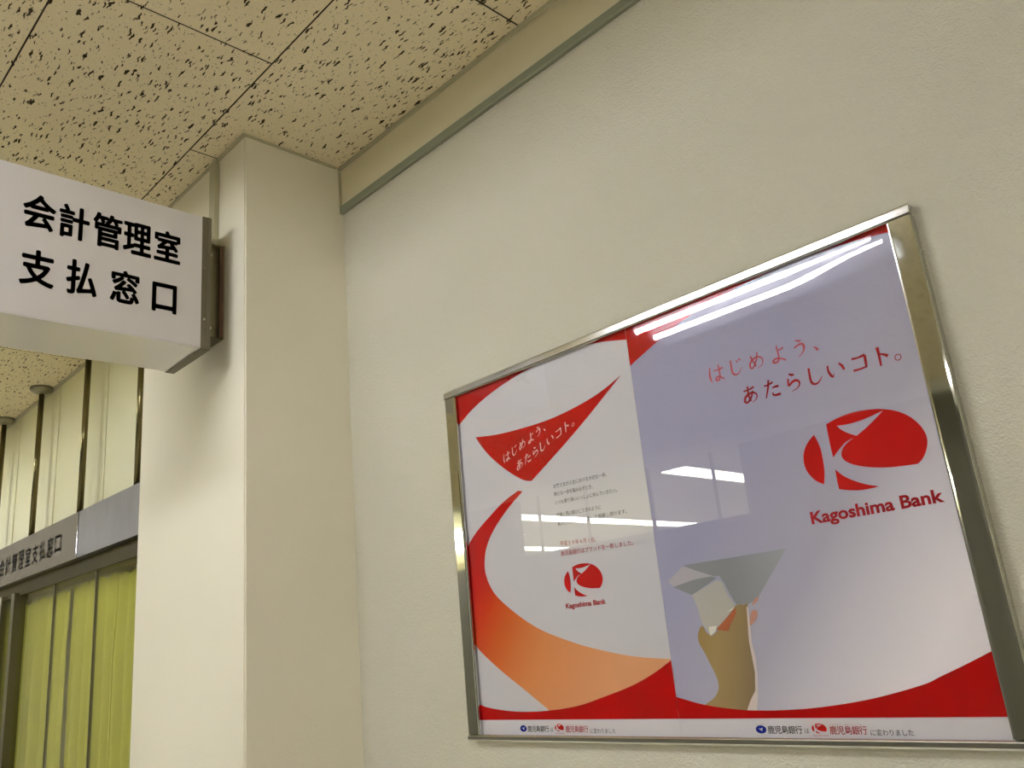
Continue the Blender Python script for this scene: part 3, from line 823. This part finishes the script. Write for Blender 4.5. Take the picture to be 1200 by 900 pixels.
flat(postR, 'finger_image', [smooth_pts([(-0.7979,-0.0124),(-0.7827,-0.001),(-0.7577,0.0183),(-0.7573,0.0094),(-0.7711,-0.0073),(-0.7771,-0.0164),(-0.7896,-0.0141)], True, 3, (2,))], M_FINGER, 3)
flat(postR, 'finger_image', [smooth_pts([(-0.7361,-0.01),(-0.7307,0.0071),(-0.7236,0.0118),(-0.7189,0.0089),(-0.7209,0.001),(-0.7297,-0.0087)], True, 3)], M_FINGER2, 3)
flat(postR, 'finger_image', [smooth_pts([(-0.7263,0.019),(-0.7206,0.0273),(-0.7138,0.0309),(-0.7134,0.0266),(-0.7196,0.0219)], True, 3)], M_FINGER2, 3)
flat(postR, 'paper_plane_image', [[(-0.8124,-0.0077),(-0.7969,-0.0071),(-0.7999,-0.0159),(-0.812,-0.0222)]], M_TIP, 4)
flat(postR, 'paper_plane_image', [[(-0.7737,0.0126),(-0.7573,0.0201),(-0.7625,0.0152)]], M_TIP, 4)

# logo shapes measured on the large print
L1 = [(-0.5698,0.2619),(-0.5803,0.2541),(-0.589,0.2435),(-0.5938,0.2309),(-0.5944,0.2174),(-0.5906,0.2048),(-0.5819,0.1924),(-0.5695,0.1837),(-0.5654,0.1997),(-0.5637,0.216),(-0.5636,0.2361),(-0.5659,0.2501)]
L2 = [(-0.5474,0.2732),(-0.5262,0.2787),(-0.5021,0.2809),(-0.4795,0.2791),(-0.4595,0.2748),(-0.4409,0.2671),(-0.4251,0.2553),(-0.4146,0.2417),(-0.4089,0.2278),(-0.4082,0.2152),(-0.4127,0.2023),(-0.4201,0.1917),(-0.4279,0.1859),(-0.4466,0.1871),(-0.4706,0.1896),(-0.4948,0.195),(-0.5128,0.2013),(-0.5261,0.2087),(-0.5328,0.2166),(-0.5331,0.2243),(-0.5289,0.2316),(-0.5208,0.238),(-0.5096,0.2433),(-0.5228,0.2395),(-0.5347,0.2313),(-0.5471,0.2207),(-0.5477,0.2425)]
L3 = [(-0.5315,0.2669),(-0.5122,0.2652),(-0.4887,0.2666),(-0.4590,0.2722),(-0.4734,0.2627),(-0.4884,0.2534),(-0.505,0.2449),(-0.5182,0.253),(-0.5267,0.2604)]
L4 = [(-0.5476,0.2027),(-0.5382,0.1916),(-0.5238,0.181),(-0.5063,0.1718),(-0.488,0.1651),(-0.5015,0.1645),(-0.5175,0.165),(-0.5332,0.168),(-0.548,0.1724),(-0.5483,0.1881)]
LO = [smooth_pts(L1, True, 4, (0, 7)), smooth_pts(L2, True, 4, (0, 12, 22, 25)), smooth_pts(L3, True, 4, (0, 3, 6)), smooth_pts(L4, True, 4, (0, 4, 8))]
LBB = (-0.5944, -0.4082, 0.1645, 0.2809)
def logo(f, x0, x1, z0, z1, slope=0.0):
    def T(p):
        x = x0+(p[0]-LBB[0])/(LBB[1]-LBB[0])*(x1-x0)
        return (x, z0+(p[1]-LBB[2])/(LBB[3]-LBB[2])*(z1-z0)+slope*(x-x0))
    f.poly([[T(p) for p in LO[0]]])
    f.poly([[T(p) for p in LO[1]], [T(p) for p in LO[2]]])
    f.poly([[T(p) for p in LO[3]]])
f = Flat(); logo(f, *LBB); f.build('logo', pf(postR, 1), M_LOGO, postR)
f = Flat(); logo(f, -1.1215, -1.0248, 0.0675, 0.1286, 0.0); f.build('logo', pf(postL, 1), M_LOGO, postL)
# bank names
f = Flat(); put_latin(f, 'Kagoshima Bank', -0.6010, -0.4045, 0.1278, 0.0190, 0.030, 0.0); f.build('lettering', pf(postR, 1), M_TXTRED, postR)
f = Flat(); put_latin(f, 'Kagoshima Bank', -1.1240, -1.0242, 0.0492, 0.0098, 0.035, 0.0); f.build('lettering', pf(postL, 1), M_TXTRED, postL)
# slogan on the right poster
f = Flat()
for chh, (x, z) in zip('はじめよう', [(-0.7196,0.4060),(-0.6816,0.4065),(-0.6427,0.4062),(-0.6029,0.4050),(-0.5650,0.4040)]): put_kana(f, chh, x, z, 0.034)
put_kana(f, '、', -0.5300, 0.4040, 0.034)
f.build('lettering', pf(postR, 1), M_REDLITE, postR)
f = Flat()
for chh, (x, z) in zip('あたらしいコト', [(-0.664,0.3535),(-0.6240,0.3532),(-0.5859,0.3530),(-0.5498,0.3528),(-0.5141,0.3526),(-0.4768,0.3526),(-0.4429,0.3526)]): put_kana(f, chh, x, z, 0.034, weight=1.2)
put_kana(f, '。', -0.4120, 0.3530, 0.034, weight=1.1)
f.build('lettering', pf(postR, 1), M_TXTRED, postR)
# slogan on the left poster
f = Flat()
for chh, (x, z) in zip('はじめよう', [(-1.2468,0.3742),(-1.2228,0.3825),(-1.1977,0.3905),(-1.1717,0.3985),(-1.1486,0.4065)]): put_kana(f, chh, x, z, 0.0235, 0.33, 1.15)
put_kana(f, '、', -1.1250, 0.4140, 0.0235, 0.33, 1.15)
f.build('lettering', pf(postL, 2), M_TXTPINK, postL); f = Flat()
for chh, (x, z) in zip('あたらしいコト', [(-1.2107,0.3504),(-1.1859,0.3588),(-1.1622,0.3667),(-1.1412,0.3741),(-1.1176,0.3823),(-1.093,0.3905),(-1.0707,0.3979)]): put_kana(f, chh, x, z, 0.0235, 0.33, 1.15)
put_kana(f, '。', -1.0470, 0.4060, 0.0235, 0.33, 1.1)
f.build('lettering', pf(postL, 2), M_TXTPINK, postL)
# small paragraph
f = Flat()
for txt, x0, x1, z0, z1 in (
    ('お客さまが人生における大切な一歩、', -1.1235, -0.9800, 0.2865, 0.2834),
    ('新たな一歩を踏み出すとき、', -1.1235, -1.0170, 0.2707, 0.2673),
    ('いつも寄り添いいっしょに歩んでいきたい。', -1.1235, -0.9600, 0.2535, 0.2497),
    ('空高く飛ぶ紙ひこうきのように', -1.1225, -1.0080, 0.2287, 0.2255),
    ('私たちは未来に向かって挑戦し続けます。', -1.1225, -0.9430, 0.2115, 0.2074)):
    put_run(f, txt, x0, x1, z0, z1, 0.0088, 0.012)
f.build('paragraph', pf(postL, 1), M_TXTGREY, postL)
f = Flat()
put_run(f, '平成29年4月1日、', -1.1220, -1.0230, 0.1729, 0.1671, 0.0098, 0.006)
put_run(f, '鹿児島銀行はブランドを一新しました。', -1.1225, -0.9370, 0.1533, 0.1493, 0.0100, 0.006)
f.build('paragraph', pf(postL, 1), M_TXTRED, postL)
# footers
def footer(par, dx):
    k = Flat(); B = lambda x: x+dx
    put_run(k, '鹿児島銀行', B(-0.7355), B(-0.6780), -0.1662, -0.1662, 0.0118, 0.012)
    k.build('lettering', pf(par, 2), M_TXTBLK, par); k = Flat()
    put_run(k, 'は', B(-0.6755), B(-0.6670), -0.1674, -0.1674, 0.0085, 0.0)
    put_run(k, 'に変わりました', B(-0.5755), B(-0.5140), -0.1694, -0.1692, 0.0088, 0.002)
    k.build('lettering', pf(par, 2), M_TXTBLK, par)
    k = Flat(); put_run(k, '鹿児島銀行', B(-0.6350), B(-0.5790), -0.1665, -0.1665, 0.0120, 0.012)
    k.build('lettering', pf(par, 2), M_TXTRED, par); k = Flat()
    put_run(k, 'はじめよう、あたらしいコト。', B(-0.6345), B(-0.5800), -0.1588, -0.1588, 0.0028, 0.0)
    k.build('lettering', pf(par, 2), M_TXTRED, par)
    k = Flat(); logo(k, B(-0.6625), B(-0.6390), -0.1708, -0.1571)
    put_latin(k, 'Kagoshima Bank', B(-0.6615), B(-0.6385), -0.1745, 0.0019, 0.0)
    k.build('logo', pf(par, 2), M_LOGO, par)
    # blue emblem: disc with a small swallow-like notch
    k = Flat(); cx, cz, rx_, rz_ = B(-0.7470), -0.1655, 0.0092, 0.0060
    ring = [(cx+rx_*math.cos(t), cz+rz_*math.sin(t)) for t in [2*math.pi*i/28 for i in range(28)]]
    hole = [(cx-0.0042, cz+0.0018), (cx-0.0004, cz+0.0010), (cx+0.0036, cz+0.0026), (cx+0.0018, cz-0.0006), (cx+0.0022, cz-0.0026), (cx-0.0006, cz-0.0010)]
    k.poly([ring, hole])
    k.build('emblem', pf(par, 2), M_BLUE, par)
    k = Flat(); put_run(k, 'わたしたちの', B(-0.7555), B(-0.7400), -0.1588, -0.1580, 0.0020, 0.0)
    k.build('lettering', pf(par, 2), M_TXTGREY, par)
footer(postR, 0.0)
footer(postL, -0.5225)

# ------------------------------------------------------------------ lamps
def twin_lamp(label, xc, yc, group=None):
    t = thing('ceiling_light', label, 'ceiling light', (xc*U, yc*U, H*U+EYE), group)
    hl = 0.58; hw = 0.20
    b = bmesh.new()
    prof = [(-hw, -0.001), (-hw, -0.064), (-hw+0.012, -0.064), (-0.11, -0.020), (0.11, -0.020), (hw-0.012, -0.064), (hw, -0.064), (hw, -0.001)]
    A = [b.verts.new((-hl, y, z)) for y, z in prof]; B = [b.verts.new((hl, y, z)) for y, z in prof]
    for k in range(8): b.faces.new((A[k], A[(k+1) % 8], B[(k+1) % 8], B[k]))
    b.faces.new(A); b.faces.new(B[::-1])
    bm_obj('housing', b, M_HOUSING, t)
    for y in (-0.072, 0.072):
        b = bmesh.new(); cyl_bm(b, (-0.555, y, -0.052), (0.555, y, -0.052), 0.0125, 12)
        tb = bm_obj('lamp_tube', b, M_TUBE, t, False)
        for s in (-1, 1):
            b = bmesh.new(); add_box(b, (s*0.5665-0.011, y-0.017, -0.070), (s*0.5665+0.011, y+0.017, -0.0205), 0.002)
            bm_obj('lamp_holder', b, M_HOUSING, t)
    return t
twin_lamp('twin tube ceiling light over the passage, reflected along the top of the frame', -1.272, -0.52)
twin_lamp('twin tube ceiling light above the counter windows', -4.15, -0.52)
twin_lamp('twin tube ceiling light at the far left end of the passage', -7.1, -0.52)
twin_lamp('added twin tube fill light over the unseen right end of the passage, nearer one', 2.75, -0.2)  # unseen lamp added to brighten the right side of the pillar
twin_lamp('added twin tube fill light over the unseen right end of the passage, far one', 4.1, -0.2)  # second added lamp, lifting the pillar side and sign face
twin_lamp('added twin tube fill light by the opposite partition, right of the transom opening', 1.10, -2.05)  # added out of view as frontal fill for the lower wall and sign
twin_lamp('added twin tube fill light by the opposite partition, farthest left', -6.2, -2.05)  # belongs to the added fill row, out of view
def strip_lamp(name, label, x, y0, y1, wd, m, z=H):
    t = thing(name, label, 'ceiling light', (x*U, (y0+y1)/2*U, z*U+EYE))
    hy = (y1-y0)/2*U
    box('housing', (-wd/2-0.02, -hy-0.02, -0.022), (wd/2+0.02, hy+0.02, -0.001), M_HOUSING, t)
    box('diffuser', (-wd/2, -hy, -0.030), (wd/2, hy, -0.0225), m, t)
strip_lamp('strip_light', 'long office strip light nearest the transom, seen reflected in the cover', -3.42, -8.0, -3.1, 0.26, M_OFFLAMP)
strip_lamp('strip_light', 'second long office strip light, reflected across the left poster', -5.42, -8.0, -3.1, 0.30, M_OFFLAMP)
strip_lamp('strip_light', 'third long office strip light, lowest reflection in the left poster', -7.38, -8.0, -3.1, 0.34, M_OFFLAMP)
strip_lamp('panel_light', 'broad office panel light glinting in the left rail of the frame', -6.62, -4.5, -3.45, 0.7, M_OFFLAMP)
strip_lamp('strip_light', 'ceiling light of the room behind the curtains', -3.0, 1.35, 2.2, 0.5, M_BACKLAMP)
